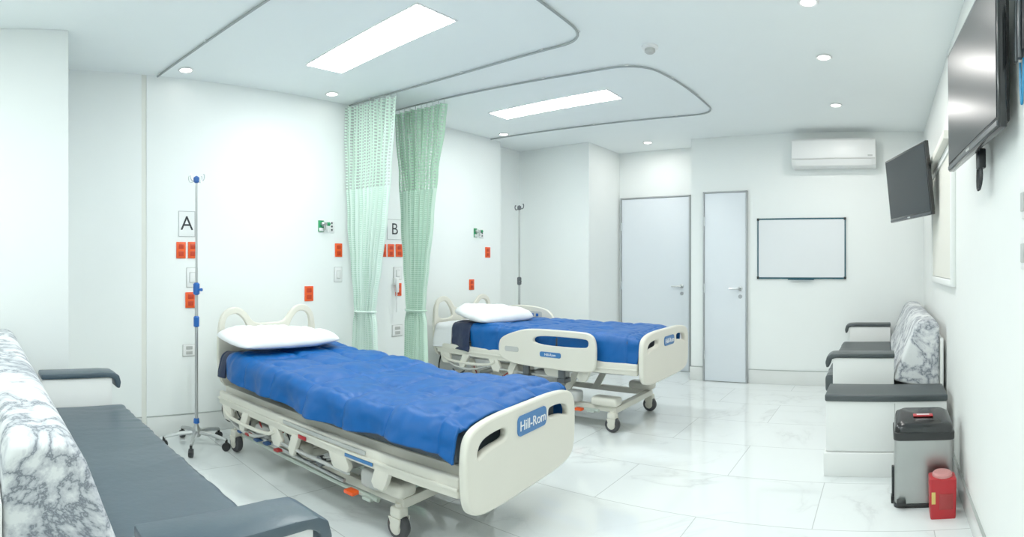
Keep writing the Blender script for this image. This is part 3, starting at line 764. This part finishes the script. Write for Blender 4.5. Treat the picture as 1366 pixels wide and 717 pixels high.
AL, AR = (-2.68, 2.05, 0), R(5)
BLc, BR = (-2.83, 4.25, 0), R(0)
bed('cream hospital bed in the foreground with royal blue quilt', AL, AR, 0, .62, False, .045)
bed('cream hospital bed farther away with raised side rail', BLc, BR, .14, .80, True, 0)

def drape(name, label, cat, m, x0, x1, hw, zt, slope, hn, hf, seed, loc, rz, nu=260, puff=.020, wr=1.0, endd=.09, parent=None, Rr=.06, c=.27, bulge=0, fold=1.0, flare=.15, lift=0):
    bm = bmesh.new(); nv = 170; g = []
    for i in range(nu+1):
        u = i/nu; x = x0+(x1-x0)*u; row = []
        for j in range(nv+1):
            s = -1+2*j/nv; hang = hn if s < 0 else hf
            hang *= 1+.25*noise.noise(Vector((x*3, seed, 1+(s > 0))))
            if lift and s < 0: hang *= 1-lift*max(0, min(1, (u-.62)/.2))*max(0, min(1, (1.02-u)/.1))
            tot = hw+Rr*PI/2+hang; a = abs(s)*tot; sg = -1 if s < 0 else 1
            if a < hw: y, z, ny, nz = a, 0, 0, 1
            elif a < hw+Rr*PI/2:
                ph = (a-hw)/Rr; y = hw+Rr*math.sin(ph); z = -Rr*(1-math.cos(ph)); ny, nz = math.sin(ph), math.cos(ph)
            else:
                e = a-hw-Rr*PI/2; y = hw+Rr+flare*e; z = -Rr-e; ny, nz = 1, .05
            wx = .03*noise.noise(Vector((x*3, a*sg*3, seed+9)))
            sx = abs(math.sin(PI*(x-x0+wx)/c)); sy = abs(math.sin(PI*(a*sg+.1+wx)/c))
            q = (1-(1-sx)**3)*(1-(1-sy)**3)
            crease = math.exp(-(sx/.08)**2)+math.exp(-(sy/.08)**2)
            d = puff*q-.003*crease
            v = Vector((x*3.2, a*sg*3.2, seed))
            pk = noise.noise(Vector((x*24, a*sg*7, seed+2)))*math.exp(-(sy/.7)**2)+noise.noise(Vector((x*7, a*sg*24, seed+4)))*math.exp(-(sx/.7)**2)
            dg_ = noise.noise(Vector(((x+a*sg)*5, (x-a*sg)*14, seed+6)))
            d += wr*(.024*noise.noise(v)+.012*noise.noise(v*2.3)+.0065*pk+.006*dg_+.0035*noise.noise(v*6))
            hf_ = max(0, min(1, (a-hw)/(Rr+hang)))
            d += fold*hf_*.018*math.sin(x*17+3*noise.noise(Vector((x*2, seed, 0))))
            k = max(0, (u-.93)/.07); endz = -endd*k*k
            bl = bulge*math.exp(-((u-.92)/.09)**2)
            xx = x+.012*wr*noise.noise(Vector((a*5, x*3, seed+5)))
            zz = zt+z+slope*max(0, .4-x)+endz*(1 if a < hw+.03 else .3)+nz*(d+bl)
            row.append(bm.verts.new((xx, sg*(y+ny*(d+bl)), zz)))
        g.append(row)
    for i in range(nu):
        for j in range(nv): bm.faces.new((g[i][j], g[i+1][j], g[i+1][j+1], g[i][j+1]))
    mb = MB(); mb.bm.free(); mb.bm = bm
    o = mb.build(name, m, parent, 180)
    so = o.modifiers.new('thick', 'SOLIDIFY'); so.thickness = .014; so.offset = -1
    if not parent:
        o.location = loc; o.rotation_euler = (0, 0, rz); tag(o, label, cat)
    return o
qa = drape('quilt', 'royal blue quilt over the nearer bed', 'quilt', bluef, -.88, 1.070, .42, .640, .050, .085, .14, 2.2, AL, AR, puff=.018, wr=1.0, endd=.03, Rr=.065, c=.31, bulge=.03, lift=.45)
drape('folded_edge', '', '', navyf, -.96, -.875, .41, .634, .050, .095, .12, 7.7, None, 0, 14, .010, .5, 0, qa)
qb = drape('quilt', 'royal blue quilt over the farther bed', 'quilt', bluef, -.60, 1.055, .375, .633+.135, 0, .20, .15, 5.1, BLc, BR, puff=.012, wr=.75, endd=.05, c=.31, fold=.35, flare=.03)
drape('folded_edge', '', '', navyf, -.84, -.595, .39, .632+.135, 0, .19, .12, 9.7, None, 0, 20, .008, .6, 0, qb)
drape('bed_sheet', 'white sheet hanging at head of the farther bed', 'sheet', linen, -1.06, -.85, .385, .615+.14, 0, .17, .1, 3.3, BLc, BR, 24, .0, .4, 0)

def pillow(label, loc, rot, a, b, h, seed):
    bm = bmesh.new(); n = 64
    def pt(i, j, sg):
        u = -1+2*i/n; v = -1+2*j/n
        f = max(0, (1-u**4))**.6*max(0, (1-v**4))**.6
        kx = math.sqrt(1-.26*v**4); ky = math.sqrt(1-.26*u**4)
        z = sg*h*f*(.9 if sg > 0 else .45)
        z += .018*noise.noise(Vector((u*3, v*2.2, seed)))*f
        if sg > 0: z += f*(.010*noise.noise(Vector((u*5+2*noise.noise(Vector((u, v, seed))), v*9, seed+3)))-.016*math.exp(-((u+.15*v)/.35)**2))
        z += .012*u*v
        return Vector((u*a*kx, v*b*ky, z))
    vs = {}
    for sg in (1, -1):
        for i in range(n+1):
            for j in range(n+1):
                edge = i in (0, n) or j in (0, n)
                key = (i, j, 0 if edge else sg)
                if key not in vs: vs[key] = bm.verts.new(pt(i, j, sg))
        def V(i, j): return vs[(i, j, 0 if (i in (0, n) or j in (0, n)) else sg)]
        for i in range(n):
            for j in range(n):
                q = (V(i, j), V(i+1, j), V(i+1, j+1), V(i, j+1))
                bm.faces.new(q if sg > 0 else q[::-1])
    mb = MB(); mb.bm.free(); mb.bm = bm
    o = mb.build('pillow', linen, None, 180)
    o.location = loc; o.rotation_euler = rot
    return tag(o, label, 'pillow')
pillow('white pillow at head of the nearer bed', (-3.50, 1.90, .785), (R(-2), R(4), R(5)), .235, .44, .085, 1.0)
pillow('white pillow at head of the farther bed', (-3.45, 4.17, .825), (R(-2), R(6), R(-8)), .25, .37, .11, 5.0)

# ------------------------------------------------------------------ light, world, camera
def lamp(x, y, e):
    d = bpy.data.lights.new('downlight_lamp', 'AREA'); d.shape = 'DISK'; d.size = .07; d.energy = e; d.color = (1, .98, .94)
    o = bpy.data.objects.new('downlight_lamp', d); C.objects.link(o); o.location = (x, y, HC-.012)
for (p, _), e in zip(dl[:4], (5, 7, 7, 3)):
    x, y = ce(*p); lamp(x, y, e)
wd = bpy.data.worlds.new('World'); S.world = wd; wd.use_nodes = True
wd.node_tree.nodes['Background'].inputs[0].default_value = (.9, .95, 1, 1)
wd.node_tree.nodes['Background'].inputs[1].default_value = .5

cd = bpy.data.cameras.new('Camera'); cam = bpy.data.objects.new('Camera', cd); C.objects.link(cam)
cam.location = (0, 0, EYE)
az = (683-1178)/750
cam.rotation_euler = (PI/2, 0, -az)
cd.lens = 14; cd.sensor_width = 36
hu = 683/750
cd.type = 'PANO'
cd.panorama_type = 'CENTRAL_CYLINDRICAL'
cd.central_cylindrical_range_u_min = -hu; cd.central_cylindrical_range_u_max = hu
cd.central_cylindrical_range_v_min = (355-717)/750; cd.central_cylindrical_range_v_max = 355/750
cd.central_cylindrical_radius = 1
S.camera = cam
S.view_settings.view_transform = 'Standard'
S.view_settings.look = 'None'
S.view_settings.exposure = 0.33
S.view_settings.gamma = 1.15
